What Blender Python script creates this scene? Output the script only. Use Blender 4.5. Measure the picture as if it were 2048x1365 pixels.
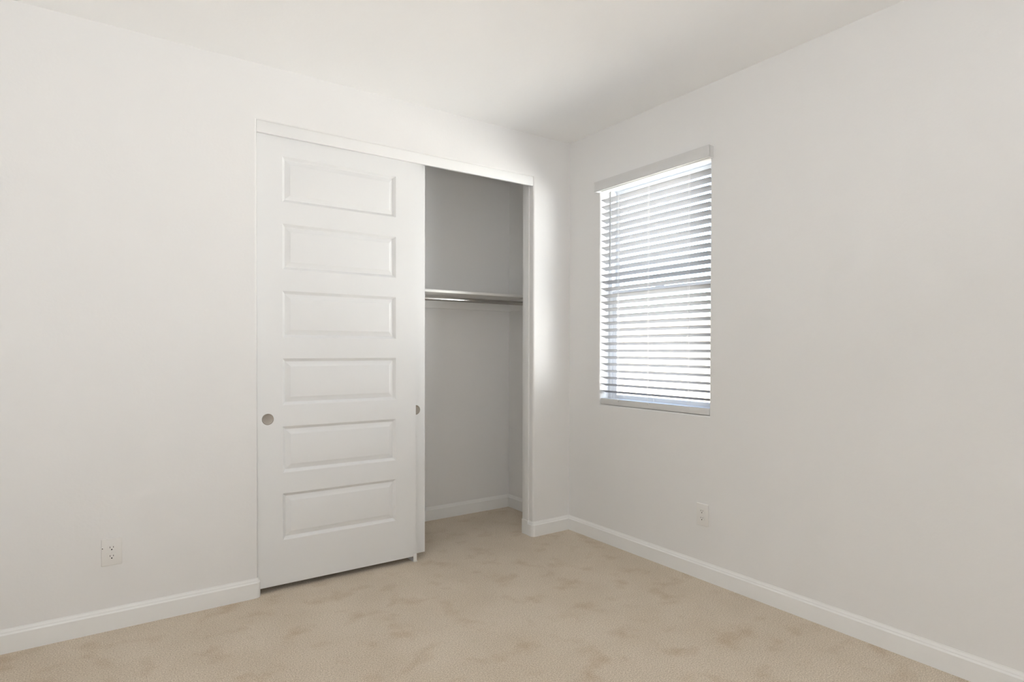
import bpy, bmesh, math
from mathutils import Vector, Matrix

scene = bpy.context.scene
for o in list(bpy.data.objects):
    bpy.data.objects.remove(o, do_unlink=True)
COL = scene.collection

# ------------------------------------------------------------------ camera
def make_camera():
    cam = bpy.data.cameras.new('camera')
    cam.sensor_fit = 'HORIZONTAL'
    cam.sensor_width = 36.0
    cam.lens = 1202.9 / 2048.0 * 36.0
    cam.shift_y = 30.94 / 2048.0
    cam.clip_start = 0.05
    o = bpy.data.objects.new('camera', cam)
    COL.objects.link(o)
    th, pt, rl = 0.6091192, -0.0108689, 0.0018564
    F = Vector((math.sin(th) * math.cos(pt), math.cos(th) * math.cos(pt), math.sin(pt)))
    R = Vector((math.cos(th), -math.sin(th), 0))
    U = R.cross(F)
    R2 = R * math.cos(rl) + U * math.sin(rl)
    U2 = U * math.cos(rl) - R * math.sin(rl)
    m = Matrix((R2, U2, -F)).transposed().to_4x4()
    m.translation = Vector((-2.78519, -3.27855, 1.27725))
    o.matrix_world = m
    scene.camera = o
make_camera()

# ------------------------------------------------------------------ exposure, sky, sun, fill lights
scene.view_settings.view_transform = 'Standard'
scene.view_settings.look = 'None'
scene.view_settings.exposure = 0.0
scene.view_settings.gamma = 1.0
scene.view_settings.use_curve_mapping = False
scene.cycles.use_denoising = True
scene.cycles.max_bounces = 14
scene.cycles.diffuse_bounces = 10
scene.cycles.transparent_max_bounces = 16

SKY_STRENGTH = 1.9
SUN_ENERGY = 44.0
world = bpy.data.worlds.new('world')
scene.world = world
world.use_nodes = True
wn = world.node_tree
sky = wn.nodes.new('ShaderNodeTexSky')
sky.sky_type = 'NISHITA'
sky.sun_disc = False
sky.sun_elevation = math.radians(52)
sky.sun_rotation = math.radians(250)
sky.air_density = 1.0
sky.dust_density = 5.0
bg = wn.nodes['Background']
bg.inputs['Strength'].default_value = SKY_STRENGTH
wn.links.new(sky.outputs[0], bg.inputs['Color'])

def add_light(name, kind, loc, direction, energy, color=(1, 1, 1), size=1.0, size_y=None, spread=None):
    l = bpy.data.lights.new(name, kind)
    l.energy = energy
    l.color = color
    if kind == 'AREA':
        l.shape = 'RECTANGLE'
        l.size = size
        l.size_y = size_y or size
        if spread:
            l.spread = spread
    o = bpy.data.objects.new(name, l)
    COL.objects.link(o)
    o.location = loc
    o.rotation_euler = Vector(direction).to_track_quat('-Z', 'Y').to_euler()
    return o

sun = add_light('sun', 'SUN', (-6, 2, 8), (0.21, -0.24, -0.94), SUN_ENERGY, (1.0, 0.95, 0.87))
sun.data.angle = math.radians(0.6)
# fill lamp added behind a made-up doorway in the left wall
hall = add_light('hall_fill', 'AREA', (-4.05, -2.05, 1.55), (1.0, 0.0, 0.30), 5.0, (0.96, 0.975, 1.0), 1.3, 1.6)
# overhead fill added below the ceiling behind the camera, without a fixture
add_light('overhead_fill', 'AREA', (-2.3, -3.7, 2.60), (0.0, 0.0, -1.0), 6.0, (0.97, 0.98, 1.0), 0.35, 0.35)
# the photographer's flash, bounced off the ceiling behind the camera
add_light('bounce_flash', 'AREA', (-2.45, -3.72, 1.25), (-0.30, 0.40, 1.0), 46.0, (0.985, 0.979, 0.975), 0.4, 0.4)
# added lamp standing in for sunlit ground, throwing light in through the slats
add_light('yard_fill', 'AREA', (1.75, -5.2, 1.40), (-1.75, 4.45, 0.30), 620.0, (0.96, 0.98, 1.0), 2.9, 4.4)
# second lamp added outside, raking the closet doors through the window
add_light('outside_fill', 'AREA', (2.45, -2.0, 0.80), (-2.45, 1.25, 0.6), 240.0, (0.98, 0.985, 0.99), 3.0, 1.9)
# light portal in the window opening for the sky
pl = add_light('window_portal', 'AREA', (0.155, -0.747, 1.62), (-1, 0, 0), 1.0, (1, 1, 1), 0.86, 1.38)
pl.data.cycles.is_portal = True

# ------------------------------------------------------------------ materials
def new_mat(name):
    m = bpy.data.materials.new(name)
    m.use_nodes = True
    return m, m.node_tree, m.node_tree.nodes['Principled BSDF']

def simple_mat(name, col, rough=0.5, metal=0.0, bump=None, spec=0.5):
    m, t, b = new_mat(name)
    b.inputs['Base Color'].default_value = (*col, 1)
    b.inputs['Roughness'].default_value = rough
    b.inputs['Metallic'].default_value = metal
    b.inputs['Specular IOR Level'].default_value = spec
    if bump:
        scale, strength, dist, detail = bump
        tc = t.nodes.new('ShaderNodeTexCoord')
        n = t.nodes.new('ShaderNodeTexNoise')
        n.inputs['Scale'].default_value = scale
        n.inputs['Detail'].default_value = detail
        bp = t.nodes.new('ShaderNodeBump')
        bp.inputs['Strength'].default_value = strength
        bp.inputs['Distance'].default_value = dist
        t.links.new(tc.outputs['Object'], n.inputs['Vector'])
        t.links.new(n.outputs['Fac'], bp.inputs['Height'])
        t.links.new(bp.outputs['Normal'], b.inputs['Normal'])
    return m

M_WALL = simple_mat('wall_paint', (0.772, 0.770, 0.765), 0.75, bump=(70, 0.10, 0.004, 3), spec=0.25)
M_CEIL = simple_mat('ceiling_paint', (0.88, 0.882, 0.88), 0.85, bump=(60, 0.10, 0.004, 3), spec=0.2)
M_TRIM = simple_mat('trim_paint', (0.82, 0.825, 0.82), 0.42, spec=0.4)
M_DOOR = simple_mat('door_paint', (0.765, 0.772, 0.775), 0.42, spec=0.35)
M_NICKEL = simple_mat('brushed_nickel', (0.40, 0.37, 0.335), 0.38, 1.0)
M_CHROME = simple_mat('polished_rod_metal', (0.55, 0.53, 0.50), 0.16, 1.0)
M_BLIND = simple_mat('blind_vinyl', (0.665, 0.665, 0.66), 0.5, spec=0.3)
M_SLAT = simple_mat('slat_vinyl', (0.405, 0.405, 0.41), 0.85, spec=0.08)  # darker than the white vinyl of the slats, to offset the strong daylight
M_VINYL = simple_mat('window_vinyl', (0.85, 0.87, 0.89), 0.4)
M_CORD = simple_mat('blind_cord', (0.82, 0.82, 0.80), 0.8)
M_WAND = simple_mat('clear_wand_plastic', (0.40, 0.41, 0.42), 0.25)
M_PLATE = simple_mat('outlet_plastic', (0.765, 0.755, 0.735), 0.4, spec=0.35)
M_DARK = simple_mat('slot_black', (0.012, 0.011, 0.010), 0.7)
M_RAW = simple_mat('raw_fibreboard', (0.10, 0.075, 0.055), 0.9)  # raw door ends, kept dark to deepen the shade under the doors
M_SHELF = simple_mat('shelf_melamine', (0.82, 0.81, 0.79), 0.35)
M_SOIL = simple_mat('pale_gravel', (0.40, 0.39, 0.375), 0.95, bump=(40, 0.6, 0.02, 4))

def carpet_mat():
    m, t, b = new_mat('beige_carpet')
    L = t.links.new
    tc = t.nodes.new('ShaderNodeTexCoord')
    def noise(scale, detail, rough=0.5):
        n = t.nodes.new('ShaderNodeTexNoise')
        n.inputs['Scale'].default_value = scale
        n.inputs['Detail'].default_value = detail
        n.inputs['Roughness'].default_value = rough
        L(tc.outputs['Object'], n.inputs['Vector'])
        return n
    def ramp(src, p0, c0, p1, c1):
        r = t.nodes.new('ShaderNodeValToRGB')
        r.color_ramp.elements[0].position = p0
        r.color_ramp.elements[0].color = (*c0, 1)
        r.color_ramp.elements[1].position = p1
        r.color_ramp.elements[1].color = (*c1, 1)
        L(src, r.inputs['Fac'])
        return r
    tuft = noise(190, 2, 0.7)
    patch = noise(7.0, 3, 0.5)
    broad = noise(2.6, 3)
    base = ramp(tuft.outputs['Fac'], 0.33, (0.455, 0.38, 0.29), 0.67, (0.79, 0.705, 0.59))
    pile_shade = ramp(patch.outputs['Fac'], 0.27, (0.86, 0.81, 0.75), 0.46, (1, 1, 1))  # shading of trodden pile, painted in as darker patches
    wide = ramp(broad.outputs['Fac'], 0.35, (0.93, 0.915, 0.89), 0.62, (1, 1, 1))
    def mul(a, c):
        x = t.nodes.new('ShaderNodeMix')
        x.data_type = 'RGBA'
        x.blend_type = 'MULTIPLY'
        x.inputs['Factor'].default_value = 1.0
        L(a, x.inputs['A'])
        L(c, x.inputs['B'])
        return x.outputs['Result']
    L(mul(mul(base.outputs['Color'], pile_shade.outputs['Color']), wide.outputs['Color']), b.inputs['Base Color'])
    b.inputs['Roughness'].default_value = 1.0
    b.inputs['Specular IOR Level'].default_value = 0.05
    b.inputs['Sheen Weight'].default_value = 0.15
    bp = t.nodes.new('ShaderNodeBump')
    bp.inputs['Strength'].default_value = 0.55
    bp.inputs['Distance'].default_value = 0.006
    L(tuft.outputs['Fac'], bp.inputs['Height'])
    L(bp.outputs['Normal'], b.inputs['Normal'])
    return m
M_CARPET = carpet_mat()

def glass_mat():
    m = bpy.data.materials.new('window_glass')
    m.use_nodes = True
    t = m.node_tree
    t.nodes.clear()
    out = t.nodes.new('ShaderNodeOutputMaterial')
    mix = t.nodes.new('ShaderNodeMixShader')
    tr = t.nodes.new('ShaderNodeBsdfTransparent')
    tr.inputs['Color'].default_value = (0.95, 0.97, 0.97, 1)
    gl = t.nodes.new('ShaderNodeBsdfGlossy')
    gl.inputs['Roughness'].default_value = 0.02
    lw = t.nodes.new('ShaderNodeLayerWeight')
    lw.inputs['Blend'].default_value = 0.5
    pw = t.nodes.new('ShaderNodeMath')
    pw.operation = 'POWER'
    pw.inputs[1].default_value = 5.0
    ma = t.nodes.new('ShaderNodeMath')
    ma.operation = 'MULTIPLY_ADD'
    ma.inputs[1].default_value = 0.90
    ma.inputs[2].default_value = 0.04
    t.links.new(lw.outputs['Facing'], pw.inputs[0])
    t.links.new(pw.outputs[0], ma.inputs[0])
    t.links.new(ma.outputs[0], mix.inputs['Fac'])
    t.links.new(tr.outputs[0], mix.inputs[1])
    t.links.new(gl.outputs[0], mix.inputs[2])
    t.links.new(mix.outputs[0], out.inputs['Surface'])
    return m
M_GLASS = glass_mat()

def block_mat():
    m, t, b = new_mat('cream_block')
    tc = t.nodes.new('ShaderNodeTexCoord')
    mp = t.nodes.new('ShaderNodeMapping')
    mp.inputs['Rotation'].default_value = (math.pi / 2, 0, math.pi / 2)
    br = t.nodes.new('ShaderNodeTexBrick')
    br.inputs['Color1'].default_value = (0.46, 0.41, 0.345, 1)
    br.inputs['Color2'].default_value = (0.45, 0.40, 0.335, 1)
    br.inputs['Mortar'].default_value = (0.365, 0.325, 0.27, 1)
    br.inputs['Scale'].default_value = 1.0
    br.inputs['Mortar Size'].default_value = 0.006
    br.inputs['Brick Width'].default_value = 0.40
    br.inputs['Row Height'].default_value = 0.20
    t.links.new(tc.outputs['Object'], mp.inputs['Vector'])
    sep = t.nodes.new('ShaderNodeSeparateXYZ')
    cmb = t.nodes.new('ShaderNodeCombineXYZ')
    t.links.new(tc.outputs['Object'], sep.inputs[0])
    t.links.new(sep.outputs['Y'], cmb.inputs['X'])
    t.links.new(sep.outputs['Z'], cmb.inputs['Y'])
    t.links.new(cmb.outputs[0], br.inputs['Vector'])
    t.nodes.remove(mp)
    t.links.new(br.outputs['Color'], b.inputs['Base Color'])
    b.inputs['Roughness'].default_value = 0.9
    return m
M_BLOCK = block_mat()

# ------------------------------------------------------------------ mesh helpers
def obj(name, bm, mat, parent=None, smooth=False, angle=None):
    bmesh.ops.recalc_face_normals(bm, faces=bm.faces[:])
    me = bpy.data.meshes.new(name)
    bm.to_mesh(me)
    bm.free()
    for m in (mat if isinstance(mat, (list, tuple)) else [mat]):
        me.materials.append(m)
    if smooth:
        for p in me.polygons:
            p.use_smooth = True
        me.set_sharp_from_angle(angle=math.radians(angle or 35))
    o = bpy.data.objects.new(name, me)
    COL.objects.link(o)
    if parent:
        o.parent = parent
    return o

def tag(o, label=None, cat=None, group=None, kind=None):
    if label: o['label'] = label
    if cat: o['category'] = cat
    if group: o['group'] = group
    if kind: o['kind'] = kind
    return o

def thing(name, label, cat, loc=(0, 0, 0), rz=0.0, group=None, kind=None):
    o = bpy.data.objects.new(name, None)
    COL.objects.link(o)
    o.empty_display_size = 0.05
    o.location = loc
    o.rotation_euler = (0, 0, rz)
    return tag(o, label, cat, group, kind)

def add_box(bm, x0, x1, y0, y1, z0, z1, bevel=0.0, seg=2, mi=0):
    r = bmesh.ops.create_cube(bm, size=1.0)
    vs = r['verts']
    for v in vs:
        v.co = Vector(((x0 + x1) / 2 + v.co.x * (x1 - x0), (y0 + y1) / 2 + v.co.y * (y1 - y0), (z0 + z1) / 2 + v.co.z * (z1 - z0)))
    fs = set(f for v in vs for f in v.link_faces)
    for f in fs: f.material_index = mi
    if bevel:
        es = list(set(e for v in vs for e in v.link_edges))
        rb = bmesh.ops.bevel(bm, geom=es, offset=bevel, segments=seg, affect='EDGES', profile=0.5)
        for f in rb['faces']: f.material_index = mi

def box_obj(name, dims, mat, parent=None, bevel=0.0, seg=2):
    bm = bmesh.new()
    add_box(bm, *dims, bevel=bevel, seg=seg)
    return obj(name, bm, mat, parent, smooth=bevel > 0)

def add_cyl(bm, p0, p1, r, seg=24, r2=None):
    p0, p1 = Vector(p0), Vector(p1)
    d = p1 - p0
    res = bmesh.ops.create_cone(bm, cap_ends=True, segments=seg, radius1=r, radius2=r if r2 is None else r2, depth=d.length)
    m = Matrix.Translation((p0 + p1) / 2) @ d.to_track_quat('Z', 'Y').to_matrix().to_4x4()
    bmesh.ops.transform(bm, matrix=m, verts=res['verts'])

def add_lathe(bm, prof, axis_pt, ax, u, v, seg=40, mi=0):
    """prof: (radius, height along ax)."""
    rings = []
    for (r, h) in prof:
        if r < 1e-6:
            rings.append([bm.verts.new(axis_pt + ax * h)])
        else:
            rings.append([bm.verts.new(axis_pt + ax * h + (u * math.cos(a) + v * math.sin(a)) * r)
                          for a in (2 * math.pi * k / seg for k in range(seg))])
    for a, b in zip(rings, rings[1:]):
        for k in range(seg):
            k2 = (k + 1) % seg
            if len(a) == 1: f = bm.faces.new((a[0], b[k], b[k2]))
            elif len(b) == 1: f = bm.faces.new((a[k], a[k2], b[0]))
            else: f = bm.faces.new((a[k], a[k2], b[k2], b[k]))
            f.material_index = mi

def wall_mesh(P, us, vs, hole, thick, bevel, hole_floor=False):
    """a wall slab on a grid us x vs with one cell left open; P(u, v, d) maps to the world, d runs into the wall.
    The room-side edges of the opening are rounded."""
    bm = bmesh.new()
    nu, nv = len(us), len(vs)
    fr = [[bm.verts.new(P(u, v, 0)) for v in vs] for u in us]
    bk = [[bm.verts.new(P(u, v, thick)) for v in vs] for u in us]
    cells = [(i, j) for i in range(nu - 1) for j in range(nv - 1) if (i, j) != hole]
    cs = set(cells)
    for (i, j) in cells:
        bm.faces.new((fr[i][j], fr[i + 1][j], fr[i + 1][j + 1], fr[i][j + 1]))
        bm.faces.new((bk[i][j], bk[i][j + 1], bk[i + 1][j + 1], bk[i + 1][j]))
        for (di, dj, a, b) in ((-1, 0, (i, j), (i, j + 1)), (1, 0, (i + 1, j), (i + 1, j + 1)),
                               (0, -1, (i, j), (i + 1, j)), (0, 1, (i, j + 1), (i + 1, j + 1))):
            if (i + di, j + dj) not in cs:
                bm.faces.new((fr[a[0]][a[1]], fr[b[0]][b[1]], bk[b[0]][b[1]], bk[a[0]][a[1]]))
    hi, hj = hole
    c = [(hi, hj), (hi + 1, hj), (hi + 1, hj + 1), (hi, hj + 1)]
    sides = [(c[1], c[2]), (c[2], c[3]), (c[3], c[0])] + ([] if hole_floor else [(c[0], c[1])])
    es = []
    for a, b in sides:
        e = bm.edges.get((fr[a[0]][a[1]], fr[b[0]][b[1]]))
        if e: es.append(e)
    bmesh.ops.recalc_face_normals(bm, faces=bm.faces[:])
    bmesh.ops.bevel(bm, geom=es, offset=bevel, segments=5, affect='EDGES', profile=0.5, clamp_overlap=False)
    return bm

def sweep(bm, path, prof, mi=0):
    """profile (t away from the wall, z) along a 2-D path; t grows to the left of the path's direction."""
    n = len(path)
    pts = [Vector(p) for p in path]
    rings = []
    for k in range(n):
        ns = []
        if k > 0:
            d = (pts[k] - pts[k - 1]).normalized(); ns.append(Vector((-d.y, d.x)))
        if k < n - 1:
            d = (pts[k + 1] - pts[k]).normalized(); ns.append(Vector((-d.y, d.x)))
        if len(ns) == 2:
            m = (ns[0] + ns[1]).normalized()
            m = m / max(0.3, m.dot(ns[0]))
        else:
            m = ns[0]
        rings.append([bm.verts.new((pts[k].x + m.x * t, pts[k].y + m.y * t, z)) for t, z in prof])
    L = len(prof)
    for a, b in zip(rings, rings[1:]):
        for j in range(L):
            j2 = (j + 1) % L
            bm.faces.new((a[j], a[j2], b[j2], b[j]))
    bm.faces.new(rings[0])
    bm.faces.new(list(reversed(rings[-1])))

def arc(cx, cy, r, a0, a1, n=5):
    return [(cx + r * math.cos(math.radians(a0 + (a1 - a0) * k / n)), cy + r * math.sin(math.radians(a0 + (a1 - a0) * k / n))) for k in range(n + 1)]

# ------------------------------------------------------------------ the room
XL, YF, H = -3.75, -4.05, 2.74          # left wall, wall behind the camera, ceiling
WT = 0.113                              # closet wall thickness
OL, OR, OZ = -2.090, -0.321, 2.455      # closet opening
BR = 0.016                              # rounded drywall corner
CB, CX = 0.756, -2.36                   # closet back and left
WX = 0.165                              # outside wall thickness
WY0, WY1, WZ0, WZ1 = -1.186, -0.311, 0.914, 2.372   # window opening

def st(o, label, cat):
    return tag(o, label, cat, kind='structure')

st(box_obj('floor', (XL - 0.1, WX, YF - 0.1, CB + 0.1, -0.12, 0.0), M_CARPET), 'beige cut pile carpet over the whole room and closet floor', 'floor')
st(box_obj('ceiling', (XL - 0.1, WX, YF - 0.1, CB + 0.1, H, H + 0.14), M_CEIL), 'smooth white painted ceiling', 'ceiling')

bm = wall_mesh(lambda u, v, d: (u, d, v), [XL, OL, OR, 0.0], [0.0, OZ, H], (1, 0), WT, BR, hole_floor=True)
st(obj('wall_back', bm, M_WALL, smooth=True, angle=20), 'off white wall with the rounded closet opening in it', 'wall')
bm = wall_mesh(lambda u, v, d: (d, u, v), [YF, WY0, WY1, CB], [0.0, WZ0, WZ1, H], (1, 1), WX, 0.010)
st(obj('wall_right', bm, M_WALL, smooth=True, angle=20), 'off white wall with the window in it', 'wall')
bm = wall_mesh(lambda u, v, d: (XL - d, u, v), [YF, -2.75, -1.35, CB], [0.0, 2.45, H], (1, 0), 0.1, 0.012, hole_floor=True)  # doorway opening made up to let the fill lamp in
st(obj('wall_left', bm, M_WALL, smooth=True, angle=20), 'plain off white wall left of the closet wall', 'wall')
st(box_obj('wall_front', (XL - 0.1, WX, YF - 0.1, YF, 0, H), M_WALL), 'plain off white wall opposite the closet', 'wall')
st(box_obj('wall_closet_back', (CX - 0.1, 0.0, CB, CB + 0.1, 0, H), M_WALL), 'shaded wall at the back of the closet', 'wall')
st(box_obj('wall_closet_left', (CX - 0.1, CX, WT, CB, 0, H), M_WALL), 'side wall of the closet behind the sliding doors', 'wall')

bm = bmesh.new()      # enclosure added around the fill lamp behind the made-up doorway
hx, hy0, hy1 = XL - 1.1, -3.4, -0.7
for q in (((hx, hy0, 0), (hx, hy1, 0), (hx, hy1, 2.6), (hx, hy0, 2.6)),
          ((hx, hy0, 0), (XL - 0.1, hy0, 0), (XL - 0.1, hy0, 2.6), (hx, hy0, 2.6)),
          ((hx, hy1, 0), (XL - 0.1, hy1, 0), (XL - 0.1, hy1, 2.6), (hx, hy1, 2.6)),
          ((hx, hy0, 2.6), (XL - 0.1, hy0, 2.6), (XL - 0.1, hy1, 2.6), (hx, hy1, 2.6)),
          ((hx, hy0, 0), (XL - 0.1, hy0, 0), (XL - 0.1, hy1, 0), (hx, hy1, 0))):
    bm.faces.new([bm.verts.new(p) for p in q])
st(obj('wall_fill_box', bm, M_WALL), 'white enclosure added around the fill lamp beyond the doorway', 'wall')

# baseboards
BB = [(0, 0), (0.0130, 0), (0.0135, 0.0775), (0.0090, 0.0850), (0.0085, 0.0885), (0.0030, 0.0980), (0.0025, 0.1010), (0, 0.1010)]
def baseboard(name, paths, label, extra=None):
    bm = bmesh.new()
    for p in paths:
        sweep(bm, p, BB)
    if extra: extra(bm)
    return st(obj(name, bm, M_TRIM, smooth=True, angle=14), label, 'baseboard')

baseboard('baseboard_back_left', [[(OL, 0.030)] + list(reversed(arc(OL - BR, BR, BR, -90, 0))) + [(XL, 0.0)]],
          'white baseboard left of the closet opening', None)
def jamb_plinth(bm):
    add_box(bm, OR - 0.0125, OR, 0.0445, WT, 0.0, 0.100, bevel=0.0008)
baseboard('baseboard_back_right', [[(0.0, 0.0)] + arc(OR + BR, BR, BR, 270, 180) + [(OR, 0.045)]],
          'short white baseboard wrapping the rounded corner right of the closet', jamb_plinth)
baseboard('baseboard_right', [[(0.0, YF), (0.0, 0.0)]], 'long white baseboard under the window')
baseboard('baseboard_closet_back', [[(0.0, CB), (CX, CB)]], 'white baseboard along the closet back wall')
baseboard('baseboard_closet_right', [[(0.0, WT), (0.0, CB)]], 'white baseboard along the closet right side')
baseboard('baseboard_left', [[(XL, 0.0), (XL, -1.34)], [(XL, -2.76), (XL, YF)]], 'white baseboard of the left wall')

# closet opening trim: fascia over the doors, jamb board, sliding track
st(box_obj('trim_1', (OL - 0.001, OR, 0.006, 0.024, 2.395, OZ), M_TRIM, bevel=0.0015), 'white fascia board across the top of the closet opening', 'trim')
st(box_obj('trim_2', (OR - 0.008, OR, 0.045, WT, 0.0, OZ), M_TRIM, bevel=0.001), 'narrow white jamb board on the right of the closet opening', 'trim')
st(box_obj('trim_3', (OL, OR, 0.026, 0.108, 2.436, OZ), M_NICKEL), 'sliding door track hidden behind the fascia', 'trim')

# ------------------------------------------------------------------ sliding closet doors
PANELS = [(2.0567, 2.2995), (1.7000, 1.9440), (1.3392, 1.5884), (0.9820, 1.2300), (0.6225, 0.8688), (0.2638, 0.5120)]
DOOR_W, DOOR_Z0, DOOR_Z1, DOOR_T = 0.900, 0.029, 2.434, 0.035
def door_slab_bm():
    """local: x 0..W, front face at y=0 facing -y, depth into +y."""
    bm = bmesh.new()
    px0, px1 = 0.1265, 0.7725
    xs = [0, px0, px1, DOOR_W]
    zs = [DOOR_Z0] + [z for p in reversed(PANELS) for z in p] + [DOOR_Z1]
    g = {}
    def V(x, y, z):
        k = (round(x, 5), round(y, 5), round(z, 5))
        if k not in g: g[k] = bm.verts.new((x, y, z))
        return g[k]
    def Q(a, b, c, d):
        return bm.faces.new((V(*a), V(*b), V(*c), V(*d)))
    prof = [(0.0, 0.0), (0.0020, 0.0010), (0.0150, 0.0138), (0.0166, 0.0143), (0.0186, 0.0138), (0.0425, 0.0034), (0.0450, 0.0030)]
    for i in range(3):
        for j in range(len(zs) - 1):
            x0, x1, z0, z1 = xs[i], xs[i + 1], zs[j], zs[j + 1]
            if i == 1 and j % 2 == 1:
                for (a, da), (b, db) in zip(prof, prof[1:]):
                    o = [(x0 + a, da, z0 + a), (x1 - a, da, z0 + a), (x1 - a, da, z1 - a), (x0 + a, da, z1 - a)]
                    q = [(x0 + b, db, z0 + b), (x1 - b, db, z0 + b), (x1 - b, db, z1 - b), (x0 + b, db, z1 - b)]
                    for k in range(4):
                        Q(o[k], o[(k + 1) % 4], q[(k + 1) % 4], q[k])
                b, db = prof[-1]
                Q((x0 + b, db, z0 + b), (x1 - b, db, z0 + b), (x1 - b, db, z1 - b), (x0 + b, db, z1 - b))
            else:
                Q((x0, 0, z0), (x1, 0, z0), (x1, 0, z1), (x0, 0, z1))
    T = DOOR_T
    for j in range(len(zs) - 1):
        Q((0, 0, zs[j]), (0, 0, zs[j + 1]), (0, T, zs[j + 1]), (0, T, zs[j]))
        Q((DOOR_W, 0, zs[j]), (DOOR_W, T, zs[j]), (DOOR_W, T, zs[j + 1]), (DOOR_W, 0, zs[j + 1]))
    for i in range(3):
        for z in (zs[0], zs[-1]):
            f = Q((xs[i], 0, z), (xs[i + 1], 0, z), (xs[i + 1], T, z), (xs[i], T, z))
            f.material_index = 1
        for j in range(len(zs) - 1):
            Q((xs[i], T, zs[j]), (xs[i], T, zs[j + 1]), (xs[i + 1], T, zs[j + 1]), (xs[i + 1], T, zs[j]))
    return bm

def pull_bm():
    bm = bmesh.new()
    prof = [(0.0295, 0.000), (0.0295, 0.0014), (0.0285, 0.0022), (0.0262, 0.0022), (0.0252, 0.0012), (0.0245, 0.0008), (0.0220, 0.0005), (0.0, 0.0003)]
    add_lathe(bm, prof, Vector((0, 0, 0)), Vector((0, -1, 0)), Vector((1, 0, 0)), Vector((0, 0, 1)), 48)
    return bm

def closet_door(name, x, y, pull_x, pull_z, label):
    r = thing(name, label, 'door', (x, y, 0), kind='structure')
    obj('door_slab', door_slab_bm(), (M_DOOR, M_RAW), r, smooth=True, angle=12)
    p = obj('finger_pull', pull_bm(), M_NICKEL, r, smooth=True, angle=30)
    p.location = (pull_x, 0, pull_z)
    tag(p, 'round brushed nickel finger pull')
    return r
closet_door('door_1', -2.087, 0.026, 0.052, 0.912, 'white six panel sliding closet door in front, round nickel pull at its left edge')
closet_door('door_2', -2.0055, 0.067, DOOR_W - 0.0625, 0.9097, 'rear white sliding closet door, only its right edge and half a pull showing')

# floor guide holding the two doors apart
g = thing('door_floor_guide', 'small white plastic floor guide under the meeting edge of the sliding doors', 'door guide', (-1.196, 0.0, 0.0))
box_obj('guide_base', (-0.012, 0.013, 0.010, 0.108, 0.0, 0.004), M_PLATE, g, bevel=0.001)
bm = bmesh.new(); add_box(bm, -0.011, 0.011, 0.0145, 0.0215, 0.004, 0.048, bevel=0.002)
obj('guide_fin', bm, M_PLATE, g, smooth=True)

# ------------------------------------------------------------------ closet shelf and rod
sh = thing('closet_shelf', 'white closet shelf above the hanging rod', 'shelf', (0, 0, 1.678))
box_obj('shelf_board', (CX, 0.0, 0.452, CB, 0.0, 0.0185), M_SHELF, sh, bevel=0.001)
ZS = 1.678
st(box_obj('trim_4', (CX, 0.0, CB - 0.0185, CB, ZS - 0.089, ZS), M_TRIM, bevel=0.001), 'white cleat under the shelf on the closet back wall', 'trim')
st(box_obj('trim_5', (-0.0185, 0.0, 0.452, CB - 0.0185, ZS - 0.089, ZS), M_TRIM, bevel=0.001), 'white cleat under the shelf on the closet right wall', 'trim')
st(box_obj('trim_6', (CX, CX + 0.0185, 0.452, CB - 0.0185, ZS - 0.089, ZS), M_TRIM, bevel=0.001), 'white cleat under the shelf on the closet left wall', 'trim')
rd = thing('closet_rod', 'polished metal hanging rod under the closet shelf', 'closet rod', (0, 0.492, 1.636))
bm = bmesh.new(); add_cyl(bm, (CX + 0.022, 0, 0), (-0.022, 0, 0), 0.0155, 32)
obj('rod', bm, M_CHROME, rd, smooth=True)
for x0, x1 in ((-0.0185, -0.030), (CX + 0.0185, CX + 0.030)):
    bm = bmesh.new(); add_cyl(bm, (x0, 0, 0), (x1, 0, 0), 0.026, 32)
    obj('rod_socket', bm, M_CHROME, rd, smooth=True)

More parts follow.
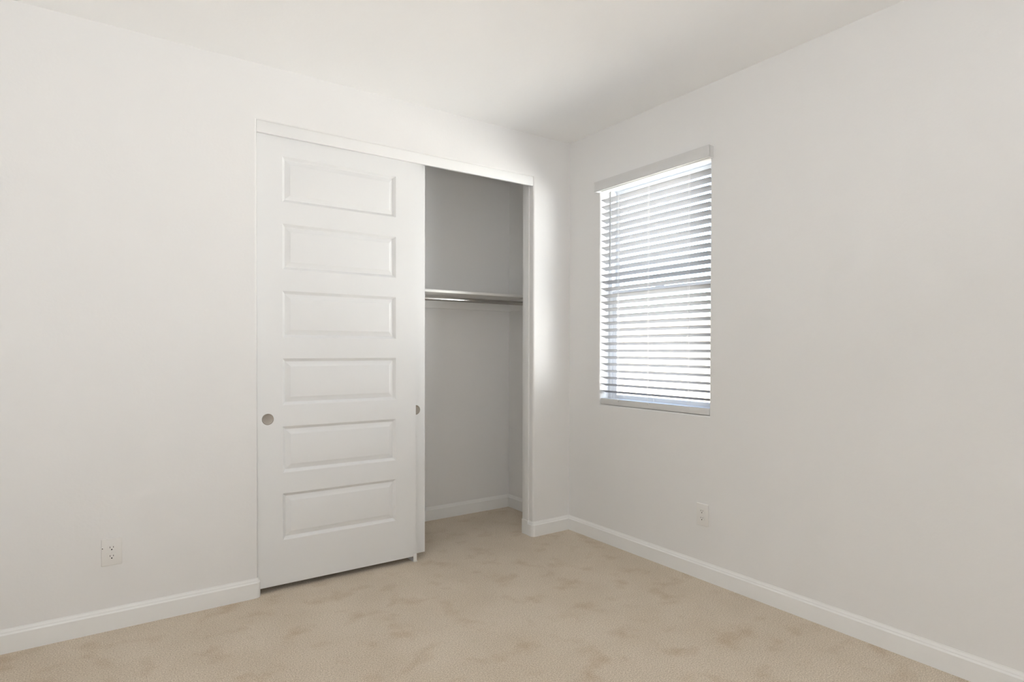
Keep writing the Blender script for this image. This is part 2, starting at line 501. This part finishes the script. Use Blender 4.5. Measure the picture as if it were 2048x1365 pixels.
# ------------------------------------------------------------------ wall outlets
def outlet(name, loc, rz, label, w=0.079, h=0.123, extra=False):
    """local: plate in the xz plane, facing -y."""
    r = thing(name, label, 'wall outlet', loc, rz, group='white wall outlets near the floor')
    bm = bmesh.new(); add_box(bm, -w / 2, w / 2, -0.0055, 0.0, -h / 2, h / 2, bevel=0.003, seg=3)
    obj('cover_plate', bm, M_PLATE, r, smooth=True)
    for s in (1, -1):
        cz = s * 0.0195
        bm = bmesh.new()
        n = 40
        pts = []
        for k in range(n):
            a = 2 * math.pi * k / n
            pts.append((0.0172 * math.cos(a), max(-0.0142, min(0.0142, 0.0172 * math.sin(a)))))
        f0 = [bm.verts.new((x, -0.0054, cz + z)) for x, z in pts]
        f1 = [bm.verts.new((x, -0.0074, cz + z)) for x, z in pts]
        f2 = [bm.verts.new((x * 0.97, -0.0078, cz + z * 0.97)) for x, z in pts]
        for a, b in ((f0, f1), (f1, f2)):
            for k in range(n):
                bm.faces.new((a[k], a[(k + 1) % n], b[(k + 1) % n], b[k]))
        bm.faces.new(f2); bm.faces.new(list(reversed(f0)))
        rc = obj('receptacle', bm, M_PLATE, r, smooth=True, angle=30)
        for dx, hh in ((-0.0064, 0.0078), (0.0064, 0.0066)):
            bm = bmesh.new(); add_box(bm, dx - 0.0011, dx + 0.0011, -0.0080, -0.0075, cz + 0.0032 - hh / 2, cz + 0.0032 + hh / 2)
            obj('slot', bm, M_DARK, rc)
        bm = bmesh.new(); add_cyl(bm, (0, -0.0080, cz - 0.0075), (0, -0.0075, cz - 0.0075), 0.0029, 20)
        obj('ground_hole', bm, M_DARK, rc)
    bm = bmesh.new()
    add_lathe(bm, [(0.0032, 0.0054), (0.0032, 0.0062), (0.0024, 0.0068), (0, 0.0069)], Vector((0, 0, 0)), Vector((0, -1, 0)), Vector((1, 0, 0)), Vector((0, 0, 1)), 20)
    obj('screw', bm, M_PLATE, r, smooth=True)
    if extra:
        bm = bmesh.new()
        add_lathe(bm, [(0.0055, 0.0050), (0.0055, 0.0066), (0.0045, 0.0072), (0.0026, 0.0072)], Vector((-0.0350, 0, 0.0205)), Vector((0, -1, 0)), Vector((1, 0, 0)), Vector((0, 0, 1)), 24)
        pt = obj('side_port', bm, M_PLATE, r, smooth=True)
        bm = bmesh.new(); add_cyl(bm, (-0.0350, -0.0074, 0.0205), (-0.0350, -0.0060, 0.0205), 0.0020, 20)
        obj('port_hole', bm, M_DARK, pt)
    return r
outlet('wall_outlet', (-2.7175, 0.0, 0.355), 0.0, 'white duplex outlet left of the closet with a tiny dark hole at its left edge', extra=True)
outlet('wall_outlet', (0.0, -1.1465, 0.361), -math.pi / 2, 'white duplex outlet on the window wall below the blind')

# ------------------------------------------------------------------ window
w = thing('window_1', 'white vinyl single hung window behind the blind', 'window', (0.088, (WY0 + WY1) / 2, WZ0), kind='structure')
hw, hh = (WY1 - WY0) / 2, WZ1 - WZ0
def frame_bm(y0, y1, z0, z1, t, x0, x1):
    bm = bmesh.new()
    add_box(bm, x0, x1, y0, y0 + t, z0, z1, bevel=0.002)
    add_box(bm, x0, x1, y1 - t, y1, z0, z1, bevel=0.002)
    add_box(bm, x0, x1, y0 + t, y1 - t, z0, z0 + t, bevel=0.002)
    add_box(bm, x0, x1, y0 + t, y1 - t, z1 - t, z1, bevel=0.002)
    return bm
ZM = 1.648 - WZ0
obj('window_frame', frame_bm(-hw, hw, 0.0, hh, 0.026, 0.0, 0.072), M_VINYL, w, smooth=True)
s1 = obj('lower_sash', frame_bm(-hw + 0.026, hw - 0.026, 0.026, ZM + 0.026, 0.038, 0.008, 0.032), M_VINYL, w, smooth=True)
box_obj('glass_pane', (0.018, 0.022, -hw + 0.062, hw - 0.062, 0.062, ZM - 0.010), M_GLASS, s1)
s2 = obj('upper_sash', frame_bm(-hw + 0.026, hw - 0.026, ZM - 0.026, hh - 0.026, 0.034, 0.038, 0.062), M_VINYL, w, smooth=True)
box_obj('glass_pane', (0.048, 0.052, -hw + 0.058, hw - 0.058, ZM + 0.006, hh - 0.058), M_GLASS, s2)
bm = bmesh.new(); add_box(bm, 0.001, 0.010, -0.035, 0.035, ZM + 0.022, ZM + 0.034, bevel=0.002)
obj('sash_lock', bm, M_VINYL, w, smooth=True)

# ------------------------------------------------------------------ horizontal blind
b = thing('window_blind', 'white horizontal slat blind half open in the window', 'window blind', (0, 0, 0))
BY0, BY1 = WY0 + 0.006, WY1 - 0.006
bm = bmesh.new()      # valance: profiled front with returns, standing proud of the wall
vp = [(0.0, 2.3280), (-0.012, 2.3262), (-0.012, 2.3300), (-0.008, 2.336), (-0.0065, 2.344), (-0.0065, 2.378), (-0.010, 2.385), (-0.010, 2.393), (0.0, 2.393)]
ya, yb = -1.2050, -0.2985
ra = [bm.verts.new((-0.032 + x, ya, z)) for x, z in vp]
rb = [bm.verts.new((-0.032 + x, yb, z)) for x, z in vp]
for k in range(len(vp)):
    k2 = (k + 1) % len(vp)
    bm.faces.new((ra[k], ra[k2], rb[k2], rb[k]))
bm.faces.new(ra); bm.faces.new(list(reversed(rb)))
add_box(bm, -0.034, 0.0, ya, ya + 0.010, 2.3285, 2.3925)
add_box(bm, -0.034, 0.0, yb - 0.010, yb, 2.3285, 2.3925)
obj('valance', bm, M_BLIND, b, smooth=True, angle=40)
box_obj('headrail', (0.004, 0.060, BY0, BY1, 2.334, 2.372), M_BLIND, b, bevel=0.002)

NS, Z0, PITCH, SW, TILT = 29, 1.283 - 6 * 0.0453, 0.0453, 0.0500, math.radians(19)
bm = bmesh.new()
for k in range(NS):
    zc = Z0 + k * PITCH
    nseg = 6
    top, bot = [], []
    for i in range(nseg + 1):
        s = i / nseg * SW
        crown = 0.0016 * (1 - (2 * i / nseg - 1) ** 2)
        e = 0.0007 if i in (0, nseg) else 0.0
        top.append((s, crown - e)); bot.append((s, crown - 0.0033 + e))
    prof = top + list(reversed(bot))
    ca, sa = math.cos(TILT), math.sin(TILT)
    P = [(0.006 + s * ca + q * sa, zc - s * sa + q * ca) for s, q in prof]
    ra = [bm.verts.new((x, BY0, z)) for x, z in P]
    rb = [bm.verts.new((x, BY1, z)) for x, z in P]
    for j in range(len(P)):
        j2 = (j + 1) % len(P)
        bm.faces.new((ra[j], ra[j2], rb[j2], rb[j]))
    bm.faces.new(ra); bm.faces.new(list(reversed(rb)))
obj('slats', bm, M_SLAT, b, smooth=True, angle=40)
box_obj('bottom_rail', (0.006, 0.056, BY0, BY1, 0.9165, 0.9560), M_BLIND, b, bevel=0.004, seg=3)

for y in (-0.478, -0.735, -1.040):
    bm = bmesh.new()
    for x in (0.0035, 0.0580):
        add_cyl(bm, (x, y - 0.004, 0.945), (x, y - 0.004, 2.32), 0.0006, 6)
        add_cyl(bm, (x, y + 0.004, 0.945), (x, y + 0.004, 2.32), 0.0006, 6)
    for k in range(NS):
        zc = Z0 + k * PITCH - 0.0035
        add_cyl(bm, (0.0035, y, zc + 0.001), (0.0580, y, zc - 0.0125), 0.0005, 5)
    obj('ladder_cord', bm, M_CORD, b)
    bm = bmesh.new(); add_cyl(bm, (0.006, y, 0.945), (0.0025, y, 0.945), 0.006, 20)
    obj('cord_button', bm, M_BLIND, b)
wd = bpy.data.objects.new('tilt_wand', None)
bm = bmesh.new()
add_cyl(bm, (-0.004, -0.4130, 1.826), (-0.004, -0.4130, 2.312), 0.0034, 6)
add_cyl(bm, (-0.004, -0.4130, 2.312), (0.006, -0.4130, 2.330), 0.0014, 8)
bpy.data.objects.remove(wd)
tag(obj('tilt_wand', bm, M_WAND, b), 'clear grey tilt wand')

# ------------------------------------------------------------------ outside the window
st(box_obj('ground', (WX, 9.0, -10, 8, -0.35, -0.20), M_SOIL), 'pale gravel side yard outside the window', 'ground')
fw = thing('garden_wall', 'cream block wall outside the window', 'garden wall', (3.2, 0, -0.20))
box_obj('block_courses', (0.0, 0.15, -10, 8, 0.0, 1.84), M_BLOCK, fw)
box_obj('wall_cap', (-0.02, 0.17, -10, 8, 1.84, 1.90), M_BLOCK, fw, bevel=0.008)
